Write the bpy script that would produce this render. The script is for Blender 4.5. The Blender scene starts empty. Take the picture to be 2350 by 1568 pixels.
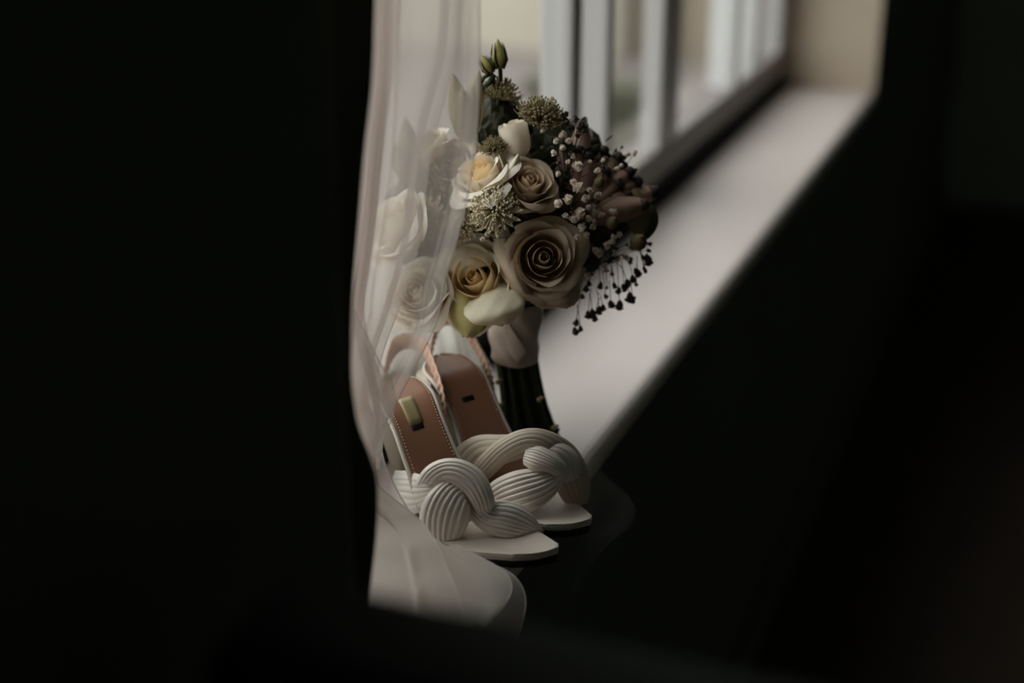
import bpy, bmesh, math, random
import numpy as np
from mathutils import Vector, Matrix, noise

random.seed(7)
S = bpy.context.scene
COL = S.collection
PI = math.pi

# ------------------------------------------------------------------ camera
FPX = 3264.0
PITCH = math.atan(1287 / FPX)
YAW = math.atan(1387 / math.hypot(FPX, 1287))
CAM = Vector((0.3961, -1.2177, 0.63))
FW = Vector((-math.sin(YAW) * math.cos(PITCH), math.cos(YAW) * math.cos(PITCH), -math.sin(PITCH)))
RT = Vector((math.cos(YAW), math.sin(YAW), 0))
UP = RT.cross(FW)
cd = bpy.data.cameras.new('camera')
cam = bpy.data.objects.new('camera', cd)
COL.objects.link(cam)
cam.matrix_world = Matrix((
    (RT.x, UP.x, -FW.x, CAM.x), (RT.y, UP.y, -FW.y, CAM.y), (RT.z, UP.z, -FW.z, CAM.z), (0, 0, 0, 1)))
cd.lens = 50
cd.sensor_width = 36
cd.clip_start = 0.02
cd.dof.use_dof = True
cd.dof.focus_distance = 1.27
cd.dof.aperture_fstop = 1.8
cd.dof.aperture_blades = 0
S.camera = cam

# ------------------------------------------------------------------ world
SKY = 2.0
EXPOSURE = 0.87
w = bpy.data.worlds.new('overcast_sky')
S.world = w
w.use_nodes = True
nt = w.node_tree
nt.nodes.clear()
out = nt.nodes.new('ShaderNodeOutputWorld')
bg = nt.nodes.new('ShaderNodeBackground')
bg.inputs['Strength'].default_value = SKY
tc = nt.nodes.new('ShaderNodeTexCoord')
sp = nt.nodes.new('ShaderNodeSeparateXYZ')
cr = nt.nodes.new('ShaderNodeValToRGB')
cr.color_ramp.elements[0].position = 0.0
cr.color_ramp.elements[0].color = (0.62, 0.62, 0.62, 1)
cr.color_ramp.elements[1].position = 0.6
cr.color_ramp.elements[1].color = (0.98, 0.96, 0.94, 1)
nt.links.new(tc.outputs['Generated'], sp.inputs[0])
nt.links.new(sp.outputs['Z'], cr.inputs[0])
nt.links.new(cr.outputs[0], bg.inputs['Color'])
nt.links.new(bg.outputs[0], out.inputs[0])
S.view_settings.view_transform = 'Standard'
S.view_settings.look = 'None'
S.view_settings.gamma = 1
S.view_settings.exposure = EXPOSURE
S.view_settings.use_curve_mapping = False

# ------------------------------------------------------------------ helpers
def P(px, py, d):
    """point seen at photograph pixel px,py, at camera depth d"""
    return CAM + (FW + RT * ((px - 1175) / FPX) - UP * ((py - 784) / FPX)) * d
def PZ(px, py, z):
    r = FW + RT * ((px - 1175) / FPX) - UP * ((py - 784) / FPX)
    return CAM + r * ((z - CAM.z) / r.z)

def lin(c):
    return tuple(((x / 255) / 12.92 if x / 255 <= 0.04045 else ((x / 255 + 0.055) / 1.055) ** 2.4) for x in c) + (1,)

def material(name, color, rough=0.6, spec=0.3, sheen=0, trans=0.0, tcolor=None, noise_amt=0.0, nscale=40, bump=0.0, bscale=200, metallic=0, sss=0):
    m = bpy.data.materials.new(name)
    m.use_nodes = True
    t = m.node_tree
    b = t.nodes['Principled BSDF']
    b.inputs['Base Color'].default_value = color
    b.inputs['Roughness'].default_value = rough
    b.inputs['Specular IOR Level'].default_value = spec
    b.inputs['Sheen Weight'].default_value = sheen
    b.inputs['Metallic'].default_value = metallic
    o = t.nodes['Material Output']
    tcn = t.nodes.new('ShaderNodeTexCoord')
    if noise_amt:
        n = t.nodes.new('ShaderNodeTexNoise')
        n.inputs['Scale'].default_value = nscale
        n.inputs['Detail'].default_value = 5
        t.links.new(tcn.outputs['Object'], n.inputs['Vector'])
        mx = t.nodes.new('ShaderNodeMix')
        mx.data_type = 'RGBA'
        mx.inputs[6].default_value = tuple(c * (1 - noise_amt) for c in color[:3]) + (1,)
        mx.inputs[7].default_value = tuple(min(1, c * (1 + noise_amt)) for c in color[:3]) + (1,)
        t.links.new(n.outputs['Fac'], mx.inputs[0])
        t.links.new(mx.outputs[2], b.inputs['Base Color'])
    if bump:
        n2 = t.nodes.new('ShaderNodeTexNoise')
        n2.inputs['Scale'].default_value = bscale
        n2.inputs['Detail'].default_value = 4
        t.links.new(tcn.outputs['Object'], n2.inputs['Vector'])
        bp = t.nodes.new('ShaderNodeBump')
        bp.inputs['Strength'].default_value = bump
        bp.inputs['Distance'].default_value = 0.002
        t.links.new(n2.outputs['Fac'], bp.inputs['Height'])
        t.links.new(bp.outputs[0], b.inputs['Normal'])
    if trans:
        tr = t.nodes.new('ShaderNodeBsdfTranslucent')
        tr.inputs['Color'].default_value = tcolor or color
        ms = t.nodes.new('ShaderNodeMixShader')
        ms.inputs[0].default_value = trans
        t.links.new(b.outputs[0], ms.inputs[1])
        t.links.new(tr.outputs[0], ms.inputs[2])
        t.links.new(ms.outputs[0], o.inputs['Surface'])
    return m

def tulle_material(name, opacity, color, weave=0.12, scale=330.0, tl=0.55):
    """open net: transparent holes between translucent white threads"""
    m = bpy.data.materials.new(name)
    m.use_nodes = True
    t = m.node_tree
    t.nodes.clear()
    o = t.nodes.new('ShaderNodeOutputMaterial')
    d = t.nodes.new('ShaderNodeBsdfDiffuse')
    d.inputs['Color'].default_value = color
    tr = t.nodes.new('ShaderNodeBsdfTranslucent')
    tr.inputs['Color'].default_value = color
    tp = t.nodes.new('ShaderNodeBsdfTransparent')
    m1 = t.nodes.new('ShaderNodeMixShader')
    m1.inputs[0].default_value = tl
    m2 = t.nodes.new('ShaderNodeMixShader')
    t.links.new(d.outputs[0], m1.inputs[1])
    t.links.new(tr.outputs[0], m1.inputs[2])
    t.links.new(tp.outputs[0], m2.inputs[1])
    t.links.new(m1.outputs[0], m2.inputs[2])
    tcn = t.nodes.new('ShaderNodeTexCoord')
    wv = t.nodes.new('ShaderNodeTexWave')
    wv.wave_type = 'BANDS'
    wv.bands_direction = 'DIAGONAL'
    wv.inputs['Scale'].default_value = scale
    t.links.new(tcn.outputs['UV'], wv.inputs['Vector'])
    # sheer cloth covers more of what lies behind where it turns edge-on
    lw = t.nodes.new('ShaderNodeLayerWeight')
    lw.inputs['Blend'].default_value = 0.35
    ma = t.nodes.new('ShaderNodeMath'); ma.operation = 'MULTIPLY_ADD'
    ma.inputs[1].default_value = weave
    ma.inputs[2].default_value = opacity - weave / 2
    t.links.new(wv.outputs['Fac'], ma.inputs[0])
    mb2 = t.nodes.new('ShaderNodeMath'); mb2.operation = 'MULTIPLY_ADD'
    mb2.inputs[1].default_value = 0.40 if opacity > .1 else 0.12
    mb2.use_clamp = True
    t.links.new(lw.outputs['Facing'], mb2.inputs[0])
    t.links.new(ma.outputs[0], mb2.inputs[2])
    t.links.new(mb2.outputs[0], m2.inputs[0])
    t.links.new(m2.outputs[0], o.inputs['Surface'])
    return m

def link(name, me, parent=None, local=False):
    o = bpy.data.objects.new(name, me)
    COL.objects.link(o)
    if parent is not None:
        o.parent = parent
        if not local:
            o.matrix_parent_inverse = parent_inv(parent)
    return o
def parent_inv(p):
    # parents made by empty() carry only a location; top-level meshes sit at the origin
    if p.name in WM: return WM[p.name].inverted()
    if p.parent is not None: return Matrix.Identity(4)
    return Matrix.Translation(p.location).inverted()
WM = {}

def mesh_obj(name, verts, faces, mat, parent=None, smooth=True, uvs=None, local=False):
    me = bpy.data.meshes.new(name)
    me.from_pydata([tuple(v) for v in verts], [], faces)
    if uvs is not None:
        ul = me.uv_layers.new(name='UVMap')
        for l in me.loops:
            ul.data[l.index].uv = uvs[l.vertex_index]
    me.materials.append(mat)
    if smooth:
        me.polygons.foreach_set('use_smooth', [True] * len(me.polygons))
    me.update()
    return link(name, me, parent, local)

class MB:
    def __init__(s): s.v = []; s.f = []
    def add(s, v, f):
        n = len(s.v); s.v += [Vector(a) for a in v]; s.f += [tuple(i + n for i in q) for q in f]
    def box(s, a, b):
        x0, y0, z0 = a; x1, y1, z1 = b
        s.add([(x0,y0,z0),(x1,y0,z0),(x1,y1,z0),(x0,y1,z0),(x0,y0,z1),(x1,y0,z1),(x1,y1,z1),(x0,y1,z1)],
              [(0,3,2,1),(4,5,6,7),(0,1,5,4),(1,2,6,5),(2,3,7,6),(3,0,4,7)])
    def tube(s, pts, radii, n=8, cap=True):
        pts = [Vector(p) for p in pts]
        if not hasattr(radii, '__len__'): radii = [radii] * len(pts)
        v = []; f = []
        t0 = (pts[1] - pts[0]).normalized()
        nrm = t0.orthogonal().normalized()
        for i, p in enumerate(pts):
            t = (pts[min(i+1, len(pts)-1)] - pts[max(i-1, 0)]).normalized()
            nrm = (nrm - t * nrm.dot(t)).normalized()
            b = t.cross(nrm)
            for k in range(n):
                a = 2 * PI * k / n
                v.append(p + (nrm * math.cos(a) + b * math.sin(a)) * radii[i])
        for i in range(len(pts) - 1):
            for k in range(n):
                f.append((i*n+k, i*n+(k+1)%n, (i+1)*n+(k+1)%n, (i+1)*n+k))
        if cap:
            f.append(tuple(range(n))[::-1]); f.append(tuple((len(pts)-1)*n + k for k in range(n)))
        s.add(v, f)
    def build(s, name, mat, parent=None, smooth=True, local=False):
        return mesh_obj(name, s.v, s.f, mat, parent, smooth, None, local)

def bevel(o, wdt, seg=2):
    m = o.modifiers.new('bevel', 'BEVEL'); m.width = wdt; m.segments = seg; m.limit_method = 'ANGLE'
    return o

def tag(o, label=None, cat=None, group=None, kind=None):
    if label: o['label'] = label
    if cat: o['category'] = cat
    if group: o['group'] = group
    if kind: o['kind'] = kind
    return o

def empty(name, loc):
    o = bpy.data.objects.new(name, None); COL.objects.link(o); o.location = loc
    return o

def spline(pts, n):
    """Catmull-Rom through pts (any vectors), n samples"""
    pts = [np.array(p, float) for p in pts]
    m = len(pts)
    res = []
    for i in range(n):
        t = i / (n - 1) * (m - 1)
        k = min(int(t), m - 2); u = t - k
        p0 = pts[k-1] if k > 0 else 2 * pts[0] - pts[1]
        p1, p2 = pts[k], pts[k+1]
        p3 = pts[k+2] if k + 2 < m else 2 * pts[-1] - pts[-2]
        res.append(0.5 * (2*p1 + (p2-p0)*u + (2*p0-5*p1+4*p2-p3)*u*u + (3*p1-p0-3*p2+p3)*u**3))
    return res

def interp(x, xs, ys):
    return float(np.interp(x, xs, ys))

# ------------------------------------------------------------------ materials
M = {}
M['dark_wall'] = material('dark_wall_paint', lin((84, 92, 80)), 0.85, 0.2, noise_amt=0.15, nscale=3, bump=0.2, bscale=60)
M['sill'] = material('sill_white_paint', lin((222, 210, 206)), 0.42, 0.35, noise_amt=0.05, nscale=7, bump=0.08, bscale=30)
M['reveal'] = material('reveal_plaster', lin((205, 188, 168)), 0.8, 0.2, noise_amt=0.06, nscale=8, bump=0.2, bscale=50)
M['frame'] = material('window_frame_paint', lin((196, 192, 190)), 0.45, 0.4, noise_amt=0.04, nscale=10)
M['rail'] = material('bottom_rail_shaded_paint', lin((140, 133, 129)), 0.5, 0.3, noise_amt=0.05, nscale=10)  # white frame paint darkened, room-side shade put into the colour
M['outer_jamb'] = material('outer_jamb_white', lin((236, 238, 240)), 0.6)
M['shadow_strip'] = material('painted_shadow', lin((22, 24, 22)), 0.7)  # near-black strips that paint in the shade below the window rail
M['floor'] = material('dark_floor_wood', lin((60, 50, 42)), 0.6, noise_amt=0.3, nscale=6)
M['ceiling'] = material('ceiling_paint', lin((205, 208, 200)), 0.9)
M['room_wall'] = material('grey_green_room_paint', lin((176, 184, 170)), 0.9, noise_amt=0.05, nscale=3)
M['curtain'] = material('black_curtain_cloth', lin((62, 68, 58)), 0.9, 0.1, sheen=0.1, bump=0.3, bscale=300)
M['chair'] = material('black_upholstery', lin((52, 56, 50)), 0.9, 0.1, bump=0.3, bscale=250)
M['chairwood'] = material('dark_chair_wood', lin((34, 26, 20)), 0.5)
M['rose_cream'] = material('rose_petal_cream', lin((255, 247, 226)), 0.5, 0.3, trans=0.35, tcolor=lin((254, 238, 208)), noise_amt=0.05, nscale=60, bump=0.25, bscale=90)
M['rose_heart'] = material('rose_petal_peach_heart', lin((254, 236, 200)), 0.5, 0.3, trans=0.35, tcolor=lin((254, 224, 176)), noise_amt=0.05, nscale=60)
M['rose_shaded'] = material('rose_petal_shaded', lin((206, 186, 162)), 0.55, 0.25, trans=0.12, tcolor=lin((215, 185, 150)), noise_amt=0.06, nscale=60)  # cream petals darkened, their shade is in the colour
M['rose_shaded_heart'] = material('rose_petal_shaded_heart', lin((220, 198, 168)), 0.55, 0.25, trans=0.25, tcolor=lin((244, 222, 190)), noise_amt=0.06, nscale=60)  # heart of the same roses, shade in the colour too
M['rose_white'] = material('rose_petal_white', lin((253, 245, 232)), 0.5, 0.3, trans=0.3, tcolor=lin((250, 236, 214)), bump=0.2, bscale=90)
M['rose_guard'] = material('rose_outer_petal_greenish', lin((214, 204, 140)), 0.6, 0.25, trans=0.25, tcolor=lin((205, 195, 110)), noise_amt=0.1, nscale=50)
M['astrantia'] = material('astrantia_pale_green', lin((232, 220, 190)), 0.6, trans=0.2, tcolor=lin((200, 195, 140)), noise_amt=0.1, nscale=300)
M['astrantia_dark'] = material('astrantia_olive', lin((158, 144, 108)), 0.7, trans=0.2, noise_amt=0.15, nscale=300)
M['gyps'] = material('gypsophila_white', lin((252, 240, 228)), 0.6, trans=0.35)
M['gyps_dark'] = material('gypsophila_dark', lin((96, 84, 76)), 0.7)  # darker colour for part of the blossoms
M['pink'] = material('dusty_pink_petal', lin((172, 138, 122)), 0.6, trans=0.18, noise_amt=0.2, nscale=120)
M['pinktip'] = material('dark_petal_tip', lin((58, 44, 40)), 0.7)
M['leaf'] = material('dark_green_leaf', lin((56, 56, 38)), 0.6, 0.25, trans=0.1, noise_amt=0.3, nscale=90)
M['olive'] = material('olive_leaf', lin((124, 110, 78)), 0.6, 0.3, trans=0.2, noise_amt=0.2, nscale=150)
M['budgreen'] = material('bud_green', lin((150, 142, 78)), 0.5, 0.3, trans=0.2, noise_amt=0.25, nscale=120)
M['stem'] = material('green_stem', lin((48, 58, 34)), 0.5, 0.35, noise_amt=0.35, nscale=80)
M['cutstem'] = material('cut_stem_end', lin((180, 170, 130)), 0.7)
M['ribbon'] = material('ivory_satin_ribbon', lin((200, 182, 168)), 0.38, 0.5, sheen=0.1, bump=0.06, bscale=60)
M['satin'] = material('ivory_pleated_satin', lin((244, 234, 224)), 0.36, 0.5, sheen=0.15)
M['satin_shade'] = material('shaded_pleated_satin', lin((204, 190, 172)), 0.45, 0.4, sheen=0.15)  # the ivory satin again, with shade put into its colour
M['toe'] = material('ivory_satin_footbed', lin((236, 224, 212)), 0.4, 0.45, bump=0.03, bscale=900)
M['insole'] = material('tan_leather_insole', lin((150, 108, 86)), 0.42, 0.4, noise_amt=0.1, nscale=25, bump=0.05, bscale=400)
M['sole_edge'] = material('pale_sole_edge', lin((206, 196, 186)), 0.25, 0.6)
M['outsole'] = material('dark_outsole', lin((40, 32, 28)), 0.5)
M['sling'] = material('blush_satin_strap', lin((206, 164, 142)), 0.4, 0.45, sheen=0.2)
M['gold'] = material('gold_stamp_label', lin((150, 138, 100)), 0.4, 0.5)
M['ink'] = material('black_print', lin((16, 15, 12)), 0.6)
M['tulle'] = tulle_material('bridal_tulle', 0.47, lin((250, 242, 238)))
M['tulle_dense'] = tulle_material('bridal_tulle_doubled', 0.68, lin((240, 234, 226)))
M['tulle_thin'] = tulle_material('bridal_tulle_single', 0.045, lin((226, 220, 216)), weave=0.08)
M['tulle_edge'] = tulle_material('bridal_tulle_edging', 0.8, lin((244, 240, 236)), weave=0.02)
M['sheer'] = tulle_material('sheer_curtain_voile', 0.86, lin((226, 224, 222)), weave=0.05, tl=0.6)
M['pave'] = material('pale_paving', lin((124, 116, 115)), 0.9, noise_amt=0.1, nscale=2)
M['ext_wall'] = material('exterior_render', lin((176, 168, 154)), 0.9, noise_amt=0.08, nscale=2)
M['ext_dark'] = material('exterior_brown_wall', lin((124, 113, 101)), 0.9, noise_amt=0.12, nscale=3)
M['hedge'] = material('hedge_green_grey', lin((84, 82, 70)), 0.9, noise_amt=0.3, nscale=20)
gl = bpy.data.materials.new('window_glass'); gl.use_nodes = True
_t = gl.node_tree; _t.nodes.clear()
_o = _t.nodes.new('ShaderNodeOutputMaterial'); _g = _t.nodes.new('ShaderNodeBsdfGlossy'); _g.inputs['Roughness'].default_value = 0.02
_p = _t.nodes.new('ShaderNodeBsdfTransparent'); _p.inputs['Color'].default_value = (0.93, 0.96, 0.95, 1)
_m = _t.nodes.new('ShaderNodeMixShader'); _lw = _t.nodes.new('ShaderNodeLayerWeight'); _lw.inputs['Blend'].default_value = 0.5
_pw = _t.nodes.new('ShaderNodeMath'); _pw.operation = 'POWER'; _pw.inputs[1].default_value = 5.0
_f = _t.nodes.new('ShaderNodeMath'); _f.operation = 'MULTIPLY_ADD'; _f.inputs[1].default_value = 0.9; _f.inputs[2].default_value = 0.035
_t.links.new(_lw.outputs['Facing'], _pw.inputs[0]); _t.links.new(_pw.outputs[0], _f.inputs[0])
_t.links.new(_f.outputs[0], _m.inputs[0]); _t.links.new(_p.outputs[0], _m.inputs[1]); _t.links.new(_g.outputs[0], _m.inputs[2]); _t.links.new(_m.outputs[0], _o.inputs[0])
M['glass'] = gl

# ------------------------------------------------------------------ room shell
def box_obj(name, a, b, mat, parent=None, bv=0, kind='structure', label=None):
    m = MB(); m.box(a, b)
    o = m.build(name, mat, parent, smooth=False)
    if bv: bevel(o, bv)
    if parent is None and kind: o['kind'] = kind
    if label: o['label'] = label
    return o

FZ = -0.85
WY0, WY1, WZ1 = -0.5, 1.94, 1.35
wm = MB()
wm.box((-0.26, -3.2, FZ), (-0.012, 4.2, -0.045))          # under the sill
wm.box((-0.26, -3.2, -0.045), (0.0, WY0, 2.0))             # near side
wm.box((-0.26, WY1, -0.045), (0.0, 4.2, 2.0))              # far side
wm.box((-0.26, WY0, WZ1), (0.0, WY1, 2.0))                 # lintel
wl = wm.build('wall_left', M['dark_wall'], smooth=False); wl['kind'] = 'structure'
wl['label'] = 'dark painted wall around and below the window'
# plaster lining of the far and near reveal
rv = box_obj('trim_1', (-0.26, WY1 - 0.006, 0.0), (-0.002, WY1 + 0.004, WZ1), M['reveal'], bv=0.002, label='beige plastered reveal at the far end of the sill')
box_obj('trim_2', (-0.26, WY0 - 0.004, 0.0), (-0.002, WY0 + 0.006, WZ1), M['reveal'], bv=0.002, label='beige plastered reveal at the near end of the sill')
box_obj('floor', (-0.26, -3.2, FZ - 0.05), (3.2, 4.2, FZ), M['floor'])
box_obj('ceiling', (-0.26, -3.2, 2.0), (3.2, 4.2, 2.05), M['ceiling'])
box_obj('wall_right', (3.2, -3.2, FZ), (3.25, 4.2, 2.0), M['room_wall'])
box_obj('wall_back', (-0.26, -3.25, FZ), (3.2, -3.2, 2.0), M['room_wall'])
box_obj('wall_front', (-0.26, 4.2, FZ), (3.2, 4.25, 2.0), M['room_wall'])
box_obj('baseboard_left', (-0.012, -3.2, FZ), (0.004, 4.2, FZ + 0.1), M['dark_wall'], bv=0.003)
# window sill: rounded nose
sb = MB()
prof = [(-0.262, 0.0)]
for k in range(9):
    a = PI / 2 - k * PI / 8
    prof.append((-0.014 + 0.014 * math.cos(a), -0.014 + 0.014 * math.sin(a)))
prof += [(-0.014, -0.045), (-0.262, -0.045)]
n = len(prof)
ys = np.linspace(WY0, WY1 + 0.03, 40)
vv = []; ff = []
for y in ys:
    for (x, z) in prof: vv.append((x, y, z))
for i in range(len(ys) - 1):
    for k in range(n):
        ff.append((i*n+k, i*n+(k+1) % n, (i+1)*n+(k+1) % n, (i+1)*n+k))
ff.append(tuple(range(n))); ff.append(tuple((len(ys)-1)*n+k for k in range(n))[::-1])
sill = mesh_obj('trim_3', vv, ff, M['sill'], smooth=False)
sill['kind'] = 'structure'; sill['label'] = 'white painted window sill running back to the right'

# ------------------------------------------------------------------ window
win = empty('window_1', (-0.22, 0.72, 0.0)); win['kind'] = 'structure'
win['label'] = 'tall window of several lights above the white sill'
XI, XO = -0.2, -0.245
def wbox(name, a, b, mat=M['frame'], bv=0.004, label=None):
    o = box_obj(name, a, b, mat, win, bv, kind=None, label=label); return o
wbox('shadow_strip', (XO, WY0 + 0.006, 0.0), (XI + 0.016, WY1 - 0.006, 0.010), M['shadow_strip'], 0.003, 'dark painted shadow along the back of the sill')
wbox('shadow_strip', (XO, WY0 + 0.006, 0.010), (XI - 0.002, WY1 - 0.006, 0.036), M['shadow_strip'], 0, 'dark strip painted as the shaded gap under the bottom rail')
wbox('bottom_rail', (XI - .019, WY0 + 0.006, 0.034), (XI, WY1 - 0.006, 0.084), M['rail'])
wbox('top_rail', (XO, WY0 + 0.006, WZ1 - 0.06), (XI, WY1 - 0.006, WZ1))
posts = [(WY0 + 0.006, WY0 + 0.06), (0.50, 0.54), (0.652, 0.676), (0.93, 1.035), (1.45, 1.475), (1.855, WY1 - 0.006)]
for a, b in posts:
    wbox('window_post' if b - a > .03 or a < 1.4 else 'glazing_bar', ((XO if a < .8 or a > 1.8 else -.234) if a < 1.3 or a > 1.8 else -.216, a, 0.07), (XI, b, WZ1 - 0.06))
for (a, b) in zip(posts[:-1], posts[1:]):
    o = wbox('pane', (XI - 0.014, a[1], 0.07), (XI - 0.010, b[0], WZ1 - 0.06), M['glass'], 0)
# exterior lining of the opening
box_obj('trim_4', (-0.36, WY1 - 0.06, -0.03), (-0.262, WY1 + 0.2, WZ1 + 0.1), M['outer_jamb'], bv=0.003, label='white outer jamb beyond the glass')
box_obj('trim_5', (-0.36, WY0, -0.04), (-0.262, WY1 - 0.06, -0.005), M['pave'], bv=0.003, label='outer sill board beyond the glass')

# ------------------------------------------------------------------ outside
g = box_obj('ground', (-40, -20, -1.3), (-0.4, 50, -1.2), M['pave'], label='pale paving outside the window')
g['kind'] = 'structure'
def ext(name, a, b, mat, label, cat):
    e = empty(name, ((a[0]+b[0])/2, (a[1]+b[1])/2, a[2]))
    tag(e, label, cat)
    box_obj('wall', a, b, mat, e, 0.02, kind=None)
    m = MB(); m.box((a[0]-.05, a[1]-.05, b[2]), (b[0]+.05, b[1]+.05, b[2]+.08)); m.build('coping', mat, e, smooth=False)
    return e
ext('garden_wall', (-2.55, 8.5, -1.2), (-0.4, 8.8, 1.2), M['ext_dark'], 'brown blurred garden wall seen through the far panes', 'wall')
ext('outbuilding', (-9.0, 8.4, -1.2), (-2.6, 12.0, 2.4), M['ext_wall'], 'pale blurred building seen through the nearer panes', 'building')
ext('low_wall', (-1.95, 5.0, -1.2), (-1.45, 5.2, -0.75), M['hedge'], 'low dark wall outside, seen through the pane right of the bouquet', 'wall')

# ------------------------------------------------------------------ cloth sheets
def sheet(name, left, right, mat, parent=None, nu=40, nv=60, ripple=None, thick=0, edge=None):
    """cloth between two free edges given as world points from top to bottom"""
    L = spline([tuple(p) for p in left], nv); R = spline([tuple(p) for p in right], nv)
    v = []; uv = []
    lacc = 0
    for j in range(nv):
        a = Vector(L[j]); b = Vector(R[j])
        if j: lacc += (((a + b) / 2) - prev).length
        prev = (a + b) / 2
        for i in range(nu):
            u = i / (nu - 1)
            p = a.lerp(b, u)
            if ripple:
                off = ripple(u, j / (nv - 1))
                p = p - FWH * off[0] + RT * off[1]
            v.append(p)
            uv.append((u * (b - a).length, lacc))
    f = [(j*nu+i, j*nu+i+1, (j+1)*nu+i+1, (j+1)*nu+i) for j in range(nv-1) for i in range(nu-1)]
    o = mesh_obj(name, v, f, mat, parent, True, uv)
    if thick:
        m = o.modifiers.new('thickness', 'SOLIDIFY'); m.thickness = thick
    if edge is not None:
        mb = MB()
        mb.tube([v[j*nu + nu-1] for j in range(nv)], edge, 5)
        o2 = mb.build('veil_edge', M['tulle_edge'], parent)
    return o
FWH = Vector((FW.x, FW.y, 0)).normalized()

# black curtain on the left (out of focus, nearer than the sill objects)
edge_px = [(880, -420), (862, -60), (852, 180), (834, 340), (820, 500), (807, 650), (802, 780), (803, 880), (816, 970), (842, 1040), (858, 1090), (862, 1150), (858, 1240), (848, 1330), (843, 1400), (846, 1600), (850, 1900)]
def curtain_depth(py): return 1.0 + 0.06 * (py - 780) / 780
Rr = [P(x, y, curtain_depth(y)) for x, y in edge_px]
Ll = [P(-520 + 0.3 * (x - 840), y, curtain_depth(y) + 0.0) for x, y in edge_px]
def crip(u, v):
    s = (1 - u)
    a = 0.022 * math.sin(s * 24 + 0.8 * math.sin(v * 3)) + 0.010 * math.sin(s * 51 + 2)
    return (a * min(1, s * 14), 0)
dc = sheet('dark_curtain', Ll, Rr, M['curtain'], None, 150, 90, crip, 0.003)
tag(dc, 'black heavy curtain hanging in folds, filling the left of the view', 'curtain')

# ------------------------------------------------------------------ bridal veil
veil = empty('bridal_veil', PZ(900, 1300, 0.0))
tag(veil, 'sheer white tulle veil falling past the bouquet and trailing over the sill', 'veil')
def VD(py): return 1.10 + 0.11 * (py / 1000)      # hanging depth along the view
# front panel: free edge runs down its right side
right1 = [(1118, -300), (1102, -40), (1101, 140), (1092, 330), (1072, 460), (1046, 560), (1020, 650), (1004, 735), (968, 812), (925, 895), (884, 975), (862, 1030)]
left1 = [(700, -300), (700, -40), (700, 140), (700, 330), (700, 460), (700, 560), (700, 650), (700, 735), (700, 812), (700, 895), (715, 975), (740, 1030)]
def rip1(u, v):
    s = 1 - u
    a = 0.008 * math.sin(u * 15 + 1.5 * v) + 0.004 * math.sin(u * 29 + 2 * v) + 0.0006 * math.sin(u * 70 - 3 * v)
    e = min(1, s * 5) * min(1, u * 6)
    return (a * min(1, s * 8) * (1 - 0.35 * v), 0.011 * math.sin(u * 15 + 1.5 * v + 1.3) * e * (1 - .7 * v))
sheet('veil_panel', [P(x, y, VD(y)) for x, y in left1], [P(x, y, VD(y)) for x, y in right1], M['tulle'], veil, 110, 110, rip1, edge=0.0005)
# second layer, gathered to the left
right2 = [(1085, -300), (1062, -40), (1050, 120), (1022, 220), (996, 320), (978, 430), (965, 540), (945, 620), (915, 710), (885, 790), (868, 850), (850, 930)]
left2 = [(690, y) for x, y in right2]
def rip2(u, v):
    s = 1 - u
    q = u * 21 + 2 + 0.9 * v
    a = 0.010 * math.sin(q) + 0.004 * math.sin(u * 37 + 3 * v)
    e = min(1, s * 6) * min(1, u * 6)
    return (a * e, 0.0150 * math.sin(q + 1.4) * e * (1 - .5 * v))
sheet('veil_layer', [P(x, y, VD(y) + 0.03) for x, y in left2], [P(x, y, VD(y) + 0.03) for x, y in right2], M['tulle'], veil, 150, 90, rip2, edge=.0004)
# third gathered layer hugging the curtain
right3 = [(925, -300), (905, -40), (900, 160), (880, 330), (866, 470), (850, 600), (835, 700), (850, 800), (872, 860), (890, 930), (880, 1010), (870, 1080)]
left3 = [(700, y) for x, y in right3]
sheet('veil_layer', [P(x, y, VD(y) + 0.012) for x, y in left3], [P(x, y, VD(y) + 0.012) for x, y in right3], M['tulle'], veil, 130, 90, rip2, edge=.0004)
# slanting fold from the curtain edge to the shoes
right4 = [(800, 690), (838, 765), (872, 832), (900, 880), (905, 940), (885, 1000), (868, 1050)]
left4 = [(720, y) for x, y in right4]
sheet('veil_layer', [P(x, y, VD(y) - 0.012) for x, y in left4], [P(x, y, VD(y) - 0.012) for x, y in right4], M['tulle'], veil, 40, 60, None, edge=.0004)
# back of the veil: pale swag behind the shoes
bl = [P(862, 560, 1.375), P(858, 680, 1.38), P(856, 800, 1.385), P(858, 940, 1.395)]
br = [P(1050, 690, 1.46), P(1095, 780, 1.475), P(1135, 870, 1.49), P(1150, 990, 1.49)]
def ripb(u, v): return (-0.035 * math.sin(u * PI) + 0.008 * math.sin(u * 15 + v * 2) + 0.005 * math.sin(u * 33 + 1), 0)
sheet('veil_swag', bl, br, M['tulle_dense'], veil, 90, 40, ripb)

# lower drape, falling to the sill and over its front edge
def G(px, py, z): return PZ(px, py, z)
dr_r = [P(872, 1000, 1.235), P(884, 1065, 1.235), G(925, 1150, 0.055), G(972, 1213, 0.03), G(1010, 1243, 0.018), G(1062, 1264, 0.010), G(1120, 1290, 0.012), G(1180, 1322, 0.008), G(1206, 1372, -.004), G(1196, 1440, -.02), G(1160, 1540, -.05)]
dr_l = [P(735, 1000, 1.19), P(735, 1065, 1.19), P(735, 1150, 1.18), P(735, 1200, 1.17), G(735, 1240, .045), G(735, 1290, .035), G(735, 1340, .028), G(735, 1390, .022), G(735, 1440, .02), G(735, 1500, .02), G(735, 1600, .02)]
def ripd(u, v):
    e = min(1, (1 - u) * 5)
    return ((0.005 * math.sin(u * 11 + v * 5) + 0.002 * math.sin(u * 27 - v * 6)) * e, 0)
sheet('veil_train', dr_l, dr_r, M['tulle'], veil, 90, 90, ripd, edge=0.0005)
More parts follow.
